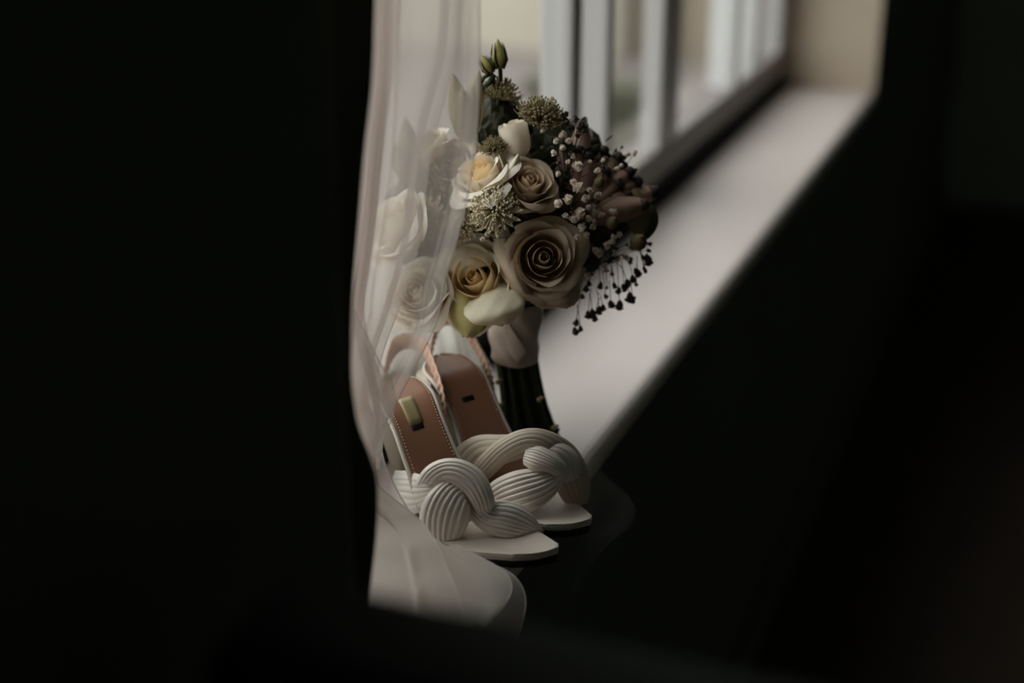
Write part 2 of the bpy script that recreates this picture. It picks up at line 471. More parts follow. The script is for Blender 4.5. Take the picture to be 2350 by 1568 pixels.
dr2_r = [P(860, 1040, 1.222), P(868, 1110, 1.215), P(910, 1150, 1.21), P(965, 1195, 1.207), G(1000, 1245, .045), G(1022, 1295, .038), G(1045, 1350, .034), G(1066, 1420, .02), G(1090, 1500, -.01)]
dr2_l = [P(735, 1040, 1.17), P(735, 1110, 1.17), P(735, 1150, 1.165), P(735, 1195, 1.16), G(735, 1245, .06), G(735, 1295, .052), G(735, 1350, .046), G(735, 1410, .042), G(735, 1500, .04)]
sheet('veil_train', dr2_l, dr2_r, M['tulle_dense'], veil, 80, 80, lambda u, v: ((0.004 * math.sin(u * 9 + 2.5 * math.sin(v * 4)) + 0.014 * math.exp(-((u - .66 - .10 * math.sin(v * 3.2)) / .035) ** 2)) * min(1, (1 - u) * 5), 0), edge=.0005)
f3l = [G(960, 1230, .03), G(975, 1275, .024), G(985, 1320, .02), G(1000, 1375, .02), G(1030, 1440, .02)]
f3r = [G(1075, 1262, .02), G(1130, 1292, .018), G(1168, 1330, .014), G(1170, 1372, .008), G(1120, 1430, .006)]
sheet('veil_fold', f3l, f3r, M['tulle_dense'], veil, 50, 40, lambda u, v: (0.004 * math.sin(u * 14 - v * 5), 0), edge=.0004)
# faint single layer hanging off the sill edge to the right
ft_l = [P(1240, 1050, 1.40), P(1250, 1110, 1.36), P(1200, 1180, 1.33), P(1150, 1260, 1.30), P(1120, 1340, 1.26), P(1110, 1440, 1.25), P(1120, 1540, 1.24)]
ft_r = [P(1340, 1045, 1.425), P(1395, 1095, 1.41), P(1450, 1145, 1.39), P(1452, 1195, 1.37), P(1405, 1240, 1.35), P(1340, 1330, 1.32), P(1290, 1480, 1.29)]
sheet('veil_hem', ft_l, ft_r, M['tulle_thin'], veil, 60, 60, lambda u, v: (0.006 * math.sin(u * 18 + v * 6), 0))

# ------------------------------------------------------------------ foreground armchair (black blur at the bottom)
arm = empty('armchair', (0.40, -0.68, FZ))
tag(arm, 'black armchair back blurred in the near foreground below the sill', 'chair')
def rbox(name, a, b, mat, bv):
    o = box_obj(name, a, b, mat, arm, 0, kind=None); m = o.modifiers.new('bevel', 'BEVEL'); m.width = bv; m.segments = 6
    for p in o.data.polygons: p.use_smooth = True
    return o
BT = 0.286
rbox('backrest', (0.07, -0.79, -0.40), (0.72, -0.70, BT), M['chair'], 0.03)
rbox('seat', (0.07, -0.70, -0.48), (0.72, -0.22, -0.36), M['chair'], 0.03)
rbox('armrest', (0.66, -0.70, -0.36), (0.73, -0.25, -0.16), M['chair'], 0.02)
rbox('armrest', (0.06, -0.70, -0.36), (0.13, -0.25, -0.16), M['chair'], 0.02)
for x in (0.11, 0.68):
    for y in (-0.75, -0.26):
        m = MB(); m.tube([(x, y, -0.47), (x, y, FZ)], [0.022, 0.014], 10); m.build('leg', M['chairwood'], arm)

# ------------------------------------------------------------------ sandals
def frames(pts):
    T = []; N = []
    for i in range(len(pts)):
        t = (pts[min(i+1, len(pts)-1)] - pts[max(i-1, 0)]).normalized(); T.append(t)
    return T

def pleated(name, ctrl, mat, parent, ridges=15, amp=0.13, nseg=90, nc=168, up=None, twist=0.0, label=None):
    """satin strap gathered in lengthwise pleats.
    ctrl: (point, half width, half thickness, roll)"""
    C = spline([(*c[0], c[1], c[2], c[3] if len(c) > 3 else 0.0) for c in ctrl], nseg)
    pts = [Vector(c[:3]) for c in C]
    T = frames(pts)
    v = []
    for i, c in enumerate(C):
        t = T[i]
        view = (CAM - pts[i]).normalized() if up is None else up
        nrm = (view - t * view.dot(t)).normalized()      # flat side towards the viewer/up
        side = t.cross(nrm).normalized()
        ang = c[5]
        nn = nrm * math.cos(ang) + side * math.sin(ang)
        ss = side * math.cos(ang) - nrm * math.sin(ang)
        wv = max(c[3], 0.0015); th = max(c[4], 0.001)
        for k in range(nc):
            a = 2 * PI * k / nc
            x = math.cos(a); y = math.sin(a)
            ph = x * ridges * 1.25 + 0.5 * math.sin(i * 0.07 + x * 3) + (0.8 if y < 0 else 0)
            rd = (abs(math.sin(ph)) ** 0.7 - 0.6)
            var = 0.75 + 0.25 * math.sin(x * 9 + i * 0.05)
            e = max(0, 1 - x ** 4)
            sgn = 1 if y >= 0 else -1
            yy = sgn * (abs(y) ** 0.8) * th + sgn * rd * amp * wv * var * e
            v.append(pts[i] + ss * (x * wv) + nn * yy)
    f = [(i*nc+k, i*nc+(k+1) % nc, (i+1)*nc+(k+1) % nc, (i+1)*nc+k) for i in range(nseg-1) for k in range(nc)]
    f.append(tuple(range(nc))[::-1]); f.append(tuple((nseg-1)*nc+k for k in range(nc)))
    o = mesh_obj(name, v, f, mat, parent)
    if label: o['label'] = label
    return o

D = Vector((-0.84, 0.54, 0)).normalized()
Nn = Vector((0.54, 0.84, 0)).normalized()
def sandal(toe, label, sling=None, L=0.212, hz=0.100, d=D, nrm=Nn, bow=-0.011, stamp=True):
    root = empty('heeled_sandal', (toe.x, toe.y, 0.0))
    tag(root, label, 'shoe')
    base = Vector((toe.x, toe.y, 0))
    def zc(s):
        t = min(1, max(0, (s - 0.30) / 0.55)); t = t * t * (3 - 2 * t)
        return 0.013 + (hz - 0.013) * t + 0.004 * max(0, s - 0.85) / 0.15
    def hw(s):
        w = interp(s, [0, .01, .03, .07, .14, .22, .3, .38, .48, .58, .7, .82, .90, .95, .98, 1.0], [.0185, .0205, .0220, .0262, .0325, .0372, .0380, .0352, .0302, .0258, .0248, .0268, .0262, .0215, .0145, .003])
        return w
    hw_raw = hw
    def hw(s):
        return sum(hw_raw(min(1, max(0, s + o * .012)))* k for o, k in ((-2, .1), (-1, .2), (0, .4), (1, .2), (2, .1))) if 0.02 < s < 0.96 else hw_raw(s)
    def bend(s): return bow * math.sin(s * PI)
    def pt(s, u, dz=0.0, scale=1.0, extra=0.0):
        w_ = hw(s)
        if u > 0: w_ += 0.004 * max(0, 1 - s / 0.16) * min(1, s / 0.02)
        ed = max(0, abs(u) - 0.8) / 0.2
        dz = dz - (0.0012 * ed * ed if dz > 0 else 0)
        fr = (0.004 * (1 - u * u) + 0.0065 * u) * max(0, 1 - s / 0.16)
        c = base + d * (L * s - fr) + nrm * (bend(s) + u * (w_ * scale + extra))
        return Vector((c.x, c.y, zc(s) + dz))
    ss = [0, 0.006, 0.012, 0.02, 0.03, 0.045] + list(np.linspace(0.06, 0.9, 30)) + [0.93, 0.955, 0.975, 0.99, 1.0]
    us = np.array(sorted(set(list(np.linspace(-1, 1, 17)) + [-.97, -.92, .92, .97])))
    def slab(name, s0, s1, dz0, dz1, sc, mat, nm=None, dish=0.0):
        sl = [s for s in ss if s0 <= s <= s1]
        v = []; nu = len(us)
        for s in sl:
            for u in us: v.append(pt(s, u, dz1 - dish * (1 - u * u), sc))
        for s in sl:
            for u in us: v.append(pt(s, u, dz0, sc * (0.97)))
        m = len(sl) * nu; f = []
        for i in range(len(sl)-1):
            for k in range(nu-1):
                f.append((i*nu+k, (i+1)*nu+k, (i+1)*nu+k+1, i*nu+k+1)); f.append((m+i*nu+k, m+i*nu+k+1, m+(i+1)*nu+k+1, m+(i+1)*nu+k))
            f.append((i*nu, m+i*nu, m+(i+1)*nu, (i+1)*nu)); f.append((i*nu+nu-1, (i+1)*nu+nu-1, m+(i+1)*nu+nu-1, m+i*nu+nu-1))
        a = len(sl)-1
        for k in range(nu-1):
            f.append((k, k+1, m+k+1, m+k)); f.append((a*nu+k, m+a*nu+k, m+a*nu+k+1, a*nu+k+1))
        o = mesh_obj(name, v, f, mat, root, smooth=True)
        bevel(o, 0.0012, 2)
        return o
    slab('outsole', 0, 1, -0.012, -0.0045, 0.96, M['outsole'])
    slab('midsole', 0, 1, -0.005, -0.0005, 1.0, M['toe'])
    slab('footbed_front', 0, 0.36, -0.001, 0.0022, 0.985, M['toe'], dish=0.0006)
    slab('insole', 0.30, 1.0, 0.0, 0.0032, 0.93, M['insole'], dish=0.0018)
    # pale piping along both edges, stitching inside it
    for sgn in (-1, 1):
        m = MB(); m.tube([pt(s, sgn, 0.001, 1.0, 0.001) for s in np.linspace(0.30, 0.985, 40)], 0.0022, 8)
        m.build('piping', M['sole_edge'], root)
        m = MB()
        for s in np.linspace(0.33, 0.95, 58):
            a = pt(s, sgn * 0.86, 0.0034); b = pt(s + 0.006, sgn * 0.86, 0.0034)
            m.tube([a, b], 0.0005, 4)
        o = m.build('stitching', M['sling'], root)
    # gold stamp patch and its black mark
    def patch(name, s0, s1, u0, u1, dz, mat, th=0.0006):
        v = []; f = []
        for s in np.linspace(s0, s1, 6):
            for u in np.linspace(u0, u1, 5): v.append(pt(s, u, dz - 0.0018 * (1 - u * u)))
        f = [(i*5+k, (i+1)*5+k, (i+1)*5+k+1, i*5+k+1) for i in range(5) for k in range(4)]
        o = mesh_obj(name, v, f, mat, root); mm = o.modifiers.new('thickness', 'SOLIDIFY'); mm.thickness = th
        return o
    if stamp: patch('stamp', 0.70, 0.83, -0.40, 0.22, 0.0033, M['gold'], .0003)['label'] = 'gold stamp on the insole'
    patch('print_band', 0.683, 0.702, -0.36, 0.16, 0.0034, M['ink'], .0003)['label'] = 'black print on the insole'
    # slim heel
    hc = base + d * (L * 0.90) + nrm * bend(0.9)
    hm = MB(); prof = []
    for k in range(12):
        t = k / 11
        zz = (hz - 0.008) * (1 - t)
        r = 0.021 * (1 - t) ** 1.3 + 0.0085
        prof.append((Vector((hc.x, hc.y, zz)) + d * (0.004 * (1 - t)), r))
    hm.tube([p[0] for p in prof], [p[1] for p in prof], 20)
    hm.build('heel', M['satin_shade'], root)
    if sling: ruched('slingback_strap', sling, M['sling'], root)
    return root

def ruched(name, ctrl, mat, parent, nseg=260, nc=20):
    C = spline([(*c[0], c[1], c[2]) for c in ctrl], nseg)
    pts = [Vector(c[:3]) for c in C]; T = frames(pts); v = []
    for i, c in enumerate(C):
        t = T[i]; upv = Vector((0, 0, 1)); wdir = (upv - t * upv.dot(t)).normalized(); nn = t.cross(wdir)
        r = 0.0011 * math.sin(i * 0.62 + 0.5 * math.sin(i * .13)) + 0.0004 * math.sin(i * 1.3)
        for k in range(nc):
            a = 2 * PI * k / nc
            v.append(pts[i] + wdir * (math.cos(a) * max(c[3], .001)) + nn * (math.sin(a) * (max(c[4], .0008) + r * (1 if math.sin(a) > 0 else -1) * 0.8)))
    f = [(i*nc+k, i*nc+(k+1) % nc, (i+1)*nc+(k+1) % nc, (i+1)*nc+k) for i in range(nseg-1) for k in range(nc)]
    f.append(tuple(range(nc))[::-1]); f.append(tuple((nseg-1)*nc+k for k in range(nc)))
    return mesh_obj(name, v, f, mat, parent)

DL = Matrix.Rotation(math.radians(3), 3, 'Z') @ D
TL = PZ(1232, 1270, 0.012); TR = PZ(1308, 1203, 0.012)
slingL = [(P(1020, 998, 1.325), .001, .001), (P(1022, 960, 1.327), .0055, .0018), (P(1015, 905, 1.335), .0068, .002), (P(998, 850, 1.35), .0080, .002), (P(975, 800, 1.375), .0085, .002), (P(945, 782, 1.40), .0085, .002), (P(915, 790, 1.415), .008, .002), (P(893, 825, 1.41), .007, .002), (P(880, 880, 1.395), .005, .002), (P(878, 905, 1.39), .001, .001)]
slingR = [(P(1131, 915, 1.385), .001, .001), (P(1129, 885, 1.387), .0050, .0018), (P(1115, 840, 1.40), .0062, .002), (P(1092, 795, 1.42), .0065, .002), (P(1068, 755, 1.43), .0065, .002), (P(1040, 735, 1.45), .0065, .002), (P(1010, 740, 1.46), .006, .002), (P(995, 780, 1.455), .005, .002), (P(985, 830, 1.44), .001, .001)]
shoeL = sandal(TL, 'ivory knotted satin sandal nearer the camera, toe at the sill edge, partly under the veil', slingL, d=DL, nrm=Vector((-DL.y, DL.x, 0)) * -1, bow=-0.021)
shoeR = sandal(TR, 'ivory knotted satin sandal standing further back, nearer the bouquet stems', slingR, bow=-0.009, stamp=False)

def Q(px, py, z): return PZ(px, py, z)
# near shoe: strand one (big front lobe -> knot -> right end), strand two (arch over the top)
pleated('knot_strap', [
    (Q(1020, 1262, .004), .012, .004), (Q(1014, 1235, .014), .017, .007), (Q(1018, 1195, .030), .0215, .010), (Q(1030, 1158, .044), .0205, .011),
    (Q(1050, 1130, .052), .015, .010), (Q(1075, 1138, .046), .011, .008), (Q(1095, 1165, .036), .011, .007), (Q(1125, 1188, .030), .0135, .007),
    (Q(1165, 1196, .027), .015, .007), (Q(1205, 1207, .020), .012, .005), (Q(1244, 1224, .010), .003, .002)], M['satin'], shoeL, ridges=10, amp=.15)
pleated('knot_strap', [
    (Q(972, 1165, .022), .007, .005), (Q(976, 1130, .042), .0105, .008), (Q(994, 1098, .060), .0115, .009), (Q(1022, 1083, .068), .0115, .009), (Q(1056, 1087, .069), .0120, .009),
    (Q(1088, 1110, .062), .0120, .008), (Q(1106, 1142, .050), .0105, .008), (Q(1118, 1170, .036), .009, .007), (Q(1150, 1172, .034), .0095, .007), (Q(1190, 1185, .026), .010, .006), (Q(1222, 1205, .014), .005, .003)], M['satin'], shoeL, ridges=8, amp=.15)
pleated('knot_strap', [
    (Q(900, 1128, .010), .020, .002), (Q(925, 1132, .026), .0205, .003), (Q(955, 1132, .040), .018, .005), (Q(985, 1128, .050), .013, .006), (Q(1005, 1128, .050), .008, .005)], M['satin'], shoeL, ridges=9, amp=.05)
# far shoe
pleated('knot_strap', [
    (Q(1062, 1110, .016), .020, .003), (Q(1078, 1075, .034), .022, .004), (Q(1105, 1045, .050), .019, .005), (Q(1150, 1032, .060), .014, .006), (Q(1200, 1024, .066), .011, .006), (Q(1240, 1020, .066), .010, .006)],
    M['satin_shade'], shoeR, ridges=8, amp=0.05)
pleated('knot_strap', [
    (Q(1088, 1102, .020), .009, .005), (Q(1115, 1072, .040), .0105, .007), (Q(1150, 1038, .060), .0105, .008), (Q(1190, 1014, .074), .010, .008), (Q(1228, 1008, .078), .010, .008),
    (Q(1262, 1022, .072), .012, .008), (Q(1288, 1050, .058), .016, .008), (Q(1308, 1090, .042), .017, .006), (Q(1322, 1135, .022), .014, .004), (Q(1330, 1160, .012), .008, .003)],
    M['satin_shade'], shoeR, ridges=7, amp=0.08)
pleated('knot_strap', [
    (Q(1128, 1162, .012), .012, .005), (Q(1152, 1145, .024), .018, .008), (Q(1195, 1130, .034), .020, .010), (Q(1240, 1115, .040), .0165, .009), (Q(1272, 1098, .044), .010, .008), (Q(1285, 1080, .052), .008, .007),
    (Q(1265, 1064, .060), .009, .008), (Q(1235, 1052, .064), .012, .008), (Q(1212, 1045, .064), .010, .007)], M['satin'], shoeR, ridges=10, amp=.14)
pleated('knot_strap', [
    (Q(1250, 1034, .068), .006, .006), (Q(1275, 1040, .066), .011, .008), (Q(1298, 1062, .056), .013, .008), (Q(1312, 1095, .040), .010, .006)], M['satin'], shoeR, ridges=6, amp=.1)

# ------------------------------------------------------------------ bouquet
BASE = Vector((-0.064, 0.0, 0.0))
bq = empty('bridal_bouquet', BASE)
tag(bq, 'round bridal bouquet of cream roses and small white filler flowers, standing on its stems', 'bouquet')
BC = P(1200, 455, 1.42)       # centre of the flower ball
BR = 0.112
def ball(px, py, k=1.0, lift=0.0):
    """point on the dome of the bouquet"""
    dx = (px - 1200) / FPX * 1.36; dy = (py - 455) / FPX * 1.36
    r2 = (dx * dx + dy * dy * 0.85)
    h = math.sqrt(max(BR * BR - r2, 0.0004)) * k
    return P(px, py, 1.42 - h - lift)
def outward(p): return (p - BC).normalized()

def mat_axis(loc, axis, scale=1.0, roll=0.0):
    axis = Vector(axis).normalized()
    q = axis.to_track_quat('Z', 'Y')
    return Matrix.Translation(loc) @ q.to_matrix().to_4x4() @ Matrix.Rotation(roll, 4, 'Z') @ Matrix.Scale(scale, 4)

def place(o, parent, mw):
    """parented child placed by its world matrix; parents sit untransformed except for location or their own basis"""
    o.parent = parent
    o.matrix_parent_inverse = WM[parent.name].inverted()
    o.matrix_basis = mw
    WM[o.name] = mw
WM[bq.name] = Matrix.Translation(BASE)

def petal_mesh(th, W, rm, rt, zt, curl, rnd, nu=13, nv=12, point=0.0, open_=0.0):
    v = []
    k1 = rnd.uniform(0.9, 1.1); ph = rnd.uniform(0, 6)
    for j in range(nv):
        vv0 = j / (nv - 1)
        for i in range(nu):
            u = -1 + 2 * i / (nu - 1)
            vv = vv0 * (1 - 0.20 * abs(u) ** 2.6)
            wv = 0.35 + 0.65 * math.sin(min(1, vv0 / 0.65) * PI / 2)
            wv *= (1 - 0.10 * max(0, vv0 - 0.75) / 0.25)
            b0 = (0.10, -0.72); b1 = (rm * 1.15, -0.60 + open_ * 0.1); b2 = (rm * 1.02, -0.05 + zt * 0.25); b3 = (rt, zt)
            t = vv; s = 1 - t
            r = s**3*b0[0] + 3*s*s*t*b1[0] + 3*s*t*t*b2[0] + t**3*b3[0]
            z = s**3*b0[1] + 3*s*s*t*b1[1] + 3*s*t*t*b2[1] + t**3*b3[1]
            lip = max(0, (vv0 - 0.72) / 0.28)
            c = curl * lip * lip * (0.75 + 0.5 * math.sin(u * 2.2 + ph))
            r += c; z -= c * 0.75 * lip
            r += point * (1 - abs(u)) ** 2 * lip * 0.5
            r *= 1 + 0.05 * u + 0.018 * math.sin(u * 5 + ph) * vv0
            z += 0.02 * math.sin(u * 4 + ph * 1.7) * vv0
            a = th + u * W * wv
            v.append((r * math.cos(a), r * math.sin(a), z))
    f = [(j*nu+i, j*nu+i+1, (j+1)*nu+i+1, (j+1)*nu+i) for j in range(nv-1) for i in range(nu-1)]
    return v, f

RINGS = [  # n, W deg, rm, rt, zt, curl
    (3, 95, .17, .10, .30, .00), (3, 80, .27, .22, .34, .02), (4, 66, .40, .36, .33, .04), (5, 58, .55, .54, .26, .09), (5, 52, .70, .76, .12, .14), (5, 50, .80, .98, -.12, .16), (4, 50, .86, 1.15, -.42, .12)]
def rose(loc, axis, R, roll=0, mats=('rose_cream', 'rose_heart'), rings=7, seed=1, label=None, tight=1.0, guard=None, parent=bq):
    rnd = random.Random(seed)
    # spiral heart
    nu, nv = 60, 7; v = []
    for j in range(nv):
        t = j / (nv - 1)
        for i in range(nu):
            s = i / (nu - 1); a = s * 4.6 * PI
            r = 0.015 + 0.115 * s
            v.append((r * math.cos(a) * (1 + .2 * t), r * math.sin(a) * (1 + .2 * t), -0.35 + t * (0.60 + 0.05 * math.sin(a * 1.5) - 0.02 * s)))
    f = [(j*nu+i, j*nu+i+1, (j+1)*nu+i+1, (j+1)*nu+i) for j in range(nv-1) for i in range(nu-1)]
    core = mesh_obj('rose', v, f, M[mats[1]], None)
    mw = mat_axis(loc, axis, R, roll)
    place(core, bq, mw)
    if label: core['label'] = label
    for k, (n, W, rm, rt, zt, cl) in enumerate(RINGS[:rings]):
        th0 = rnd.uniform(0, 2 * PI)
        for i in range(n):
            th = th0 + 2 * PI * i / n + rnd.uniform(-.15, .15)
            sc = rnd.uniform(.94, 1.06)
            rr = rt if k < 3 else rm + (rt - rm) * tight
            v, f = petal_mesh(th, math.radians(W), rm * sc, rr * sc, zt + rnd.uniform(-.03, .03), cl * rnd.uniform(.7, 1.4), rnd, point=.10 if k > 2 else 0)
            mt = M[mats[1]] if k < 3 else M[mats[0]]
            if guard and k == rings - 1: mt = M[guard]
            o = mesh_obj('petal', v, f, mt, core, True, None, local=True)
    # green hip under the flower
    m = MB(); m.tube([(0, 0, -1.1), (0, 0, -0.9), (0, 0, -0.72), (0, 0, -0.6)], [.06, .14, .16, .08], 12)
    m.build('hip', M['stem'], core, local=True)
    return core

def toward(px, py, d):   # direction helper: from ball point towards a pixel at depth
    return P(px, py, d)
camdir = -FW
def ax(right, up, fwd=1.0):
    return (RT * right + UP * up - FW * fwd).normalized()

rose(ball(1087, 640, lift=.018), ax(-.22, .18), .0455, .4, rings=6, seed=3, label='cream rose with a peach heart, lowest in the bouquet', tight=.75)
rose(ball(1247, 592, lift=.010), ax(.05, .02), .0385, 1.2, ('rose_shaded', 'rose_shaded_heart'), rings=6, seed=5, label='large cream rose with shade in its petal colour, right of the lowest one', tight=.75)
rose(ball(1213, 418, lift=.002), ax(.22, .42, .8), .0300, 2.0, ('rose_shaded', 'rose_shaded_heart'), rings=6, seed=8, label='cream rose with shade in its petal colour, tilted upward in the middle', tight=.8)
rose(ball(1100, 398, lift=.008), ax(-.45, .6, .6), .033, 1.5, ('rose_white', 'rose_heart'), rings=6, seed=33, label='creamy white rose seen from the side, half behind the veil', tight=.8)
rose(ball(1180, 306, lift=.002), ax(-.25, 1.0, .35), .033, .0, ('rose_white', 'rose_white'), rings=3, seed=14, label='closed white rosebud near the top')
rose(P(955, 672, 1.325), ax(-.3, .25, .8), .034, .7, ('rose_white', 'rose_white'), rings=6, seed=17, label='white rose low behind the veil', tight=.8)
rose(P(898, 520, 1.305), ax(-.6, .35, .6), .038, .7, ('rose_white', 'rose_white'), rings=6, seed=18, label='white rose at the left side behind the veil', tight=.8)
rose(ball(1040, 372, lift=.004), ax(-.3, .35, .8), .026, 2.4, ('rose_shaded', 'rose_shaded'), rings=6, seed=19, label='small blush rose seen through the veil', tight=.8)
rose(P(985, 330, 1.34), ax(-.5, .7, .5), .025, 1.4, ('rose_white', 'rose_shaded'), rings=5, seed=21, label='pale rose high behind the veil', tight=.8)
# hanging guard petals under the cream rose
def lone_petal(name, pts_l, pts_r, mat, cup=.006, nu=12, nv=16, label=None):
    L = spline([tuple(p) for p in pts_l], nv); Rr_ = spline([tuple(p) for p in pts_r], nv); v = []
    for j in range(nv):
        a = Vector(L[j]); b = Vector(Rr_[j])
        for i in range(nu):
            u = i / (nu - 1); p = a.lerp(b, u) - FW * (cup * math.sin(u * PI))
            v.append(p + Vector((0, 0, .0008 * math.sin(i * 1.7 + j))))
    f = [(j*nu+i, j*nu+i+1, (j+1)*nu+i+1, (j+1)*nu+i) for j in range(nv-1) for i in range(nu-1)]
    o = mesh_obj(name, v, f, mat, bq)
    m = o.modifiers.new('thickness', 'SOLIDIFY'); m.thickness = .0006
    if label: o['label'] = label
    return o
lone_petal('guard_petal', [P(1016, 650, 1.335), P(1020, 690, 1.328), P(1036, 735, 1.325), P(1062, 772, 1.33)], [P(1090, 690, 1.325), P(1108, 715, 1.32), P(1118, 745, 1.32), P(1086, 776, 1.33)], M['rose_guard'], label='yellow green outer petal drooping under the cream rose')
lone_petal('guard_petal', [P(1068, 700, 1.322), P(1066, 722, 1.308), P(1088, 742, 1.303), P(1150, 748, 1.312)], [P(1175, 640, 1.33), P(1196, 672, 1.318), P(1203, 705, 1.308), P(1178, 738, 1.312)], M['rose_cream'], cup=.010, label='broad outer petal curling under the cream rose')
lone_petal('guard_petal', [P(1022, 620, 1.335), P(1030, 585, 1.33), P(1055, 562, 1.33), P(1090, 553, 1.335)], [P(1060, 640, 1.33), P(1090, 620, 1.325), P(1120, 610, 1.328), P(1145, 590, 1.335)], M['rose_cream'], cup=.004)
lone_petal('guard_petal', [P(1205, 660, 1.34), P(1215, 690, 1.332), P(1240, 705, 1.33), P(1300, 707, 1.335)], [P(1320, 620, 1.34), P(1332, 650, 1.33), P(1330, 680, 1.33), P(1318, 700, 1.335)], M['rose_shaded'], cup=.008)
lone_petal('guard_petal', [P(1125, 540, 1.335), P(1138, 590, 1.32), P(1165, 640, 1.317), P(1195, 690, 1.33)], [P(1165, 520, 1.34), P(1185, 590, 1.318), P(1200, 640, 1.312), P(1225, 690, 1.325)], M['rose_shaded'], cup=.006)
lone_petal('guard_petal', [P(1188, 356, 1.312), P(1160, 388, 1.303), P(1120, 422, 1.300), P(1082, 447, 1.304)], [P(1192, 362, 1.314), P(1182, 402, 1.312), P(1150, 440, 1.310), P(1100, 458, 1.312)], M['rose_white'], cup=.009)
# --- astrantia
def astrantia(loc, axis, R, mat, seed, label=None, nb=18):
    rnd = random.Random(seed)
    m = MB()
    for i in range(230):      # filaments on a dome
        a = rnd.uniform(0, 2 * PI); e = math.acos(rnd.uniform(0.02, 1))
        dr = Vector((math.sin(e) * math.cos(a), math.sin(e) * math.sin(a), math.cos(e)))
        l = rnd.uniform(.62, .88)
        b = dr * 0.12
        t = dr * l + Vector((rnd.uniform(-.04, .04), rnd.uniform(-.04, .04), 0))
        m.tube([b, (b + t) / 2, t], [.02, .02, .018], 4)
        m.add([t + Vector(q) * .055 for q in ((1,0,0),(-1,0,0),(0,1,0),(0,-1,0),(0,0,1),(0,0,-1))], [(0,2,4),(2,1,4),(1,3,4),(3,0,4),(2,0,5),(1,2,5),(3,1,5),(0,3,5)])
    core = m.build('astrantia_flower', M[mat]); place(core, bq, mat_axis(loc, axis, R, rnd.uniform(0, 6)))
    if label: core['label'] = label
    m = MB()
    for ring in range(1):
        for i in range(nb):
            a = 2 * PI * (i + .5 * ring) / nb + rnd.uniform(-.08, .08); l = rnd.uniform(.85, 1.05) * (1 - .12 * ring); w2 = .085
            dr = Vector((math.cos(a), math.sin(a), 0)); sd = Vector((-math.sin(a), math.cos(a), 0)); z = Vector((0, 0, 1))
            pts = [(.1, .3, 0), (.45, .8, .0), (.72, 1, .05), (.9, .6, .12), (1, .04, .2)]
            vv = []
            for (t, ww, h) in pts:
                c = dr * (t * l * 1.02) + z * (h * 1.5 + .02)
                vv += [c - sd * (w2 * ww) + z * .03, c, c + sd * (w2 * ww) + z * .03]
            ff = []
            for j in range(4):
                for k in range(2): ff.append((j*3+k, j*3+k+1, (j+1)*3+k+1, (j+1)*3+k))
            m.add(vv, ff)
    m.build('bract_ring', M[mat], core, local=True)
    return core
astrantia(ball(1135, 482, lift=.014), ax(-.1, .15), .027, 'astrantia', 1, 'pale greenish pincushion flower between the roses')
astrantia(ball(1240, 275, lift=.006), ax(.2, .8, .5), .027, 'astrantia_dark', 2, 'olive pincushion flower at the top right of the bouquet')
astrantia(ball(1145, 228, lift=.002), ax(.15, .9, .1), .025, 'astrantia_dark', 3, 'spiky olive pincushion flower beneath the tall buds')
astrantia(P(975, 510, 1.33), ax(-.2, .2, .9), .028, 'astrantia', 4, 'pale pincushion flower seen through the veil')
astrantia(ball(1060, 520, lift=.006), ax(-.3, .1, .9), .020, 'astrantia', 5)
astrantia(ball(1010, 420, lift=.002), ax(-.3, .4, .9), .022, 'astrantia_dark', 6)
astrantia(ball(1135, 345, lift=.0), ax(-.1, .8, .6), .016, 'astrantia_dark', 7)

# --- buds on stems at the top
def bud(tip, base, R, stem_to, label=None, mat='budgreen'):
    axis = (tip - base); L = axis.length
    m = MB()
    pr = [(0, .25), (.08, .55), (.22, .9), (.4, 1), (.6, .8), (.8, .42), (.93, .16), (1, .03)]
    m.tube([base + axis * t for t, r in pr], [R * r for t, r in pr], 14)
    o = m.build('flower_bud', M[mat], bq)
    if label: o['label'] = label
    m = MB()
    for k in range(5):     # sepals
        a = 2 * PI * k / 5; q = axis.normalized(); e = q.orthogonal().normalized(); s = (e * math.cos(a) + q.cross(e) * math.sin(a))
        m.tube([base + s * R * .5, base + axis * .3 + s * R * 1.08, base + axis * .62 + s * R * .95, base + axis * .85 + s * R * .75], [R * .14, R * .2, R * .12, R * .03], 5)
    m.build('sepal_ring', M['leaf'], bq)
    m = MB(); m.tube([Vector(p) for p in spline([tuple(base + axis * .02), tuple(base.lerp(stem_to, .5) + RT * .002), tuple(stem_to)], 10)], .0022, 8)
    m.build('bud_stem', M['stem'], bq)
bud(P(1142, 88, 1.34), P(1148, 158, 1.34), .0072, P(1140, 250, 1.36), 'upright green bud at the very top of the bouquet')
bud(P(1103, 125, 1.335), P(1128, 168, 1.335), .0060, P(1136, 235, 1.36), 'smaller leaning green bud beside the topmost bud')
bud(P(1190, 228, 1.37), P(1180, 262, 1.37), .0022, P(1175, 300, 1.37), mat='leaf')
m = MB(); m.tube([P(1128, 168, 1.336), P(1110, 178, 1.335), P(1100, 200, 1.338), P(1096, 215, 1.34)], .002, 8); m.build('bud_stem', M['stem'], bq)
m = MB(); m.tube([P(1134, 172, 1.336), P(1122, 190, 1.335), P(1102, 208, 1.338), P(1090, 225, 1.34)], .0026, 8); m.build('bud_stem', M['stem'], bq)

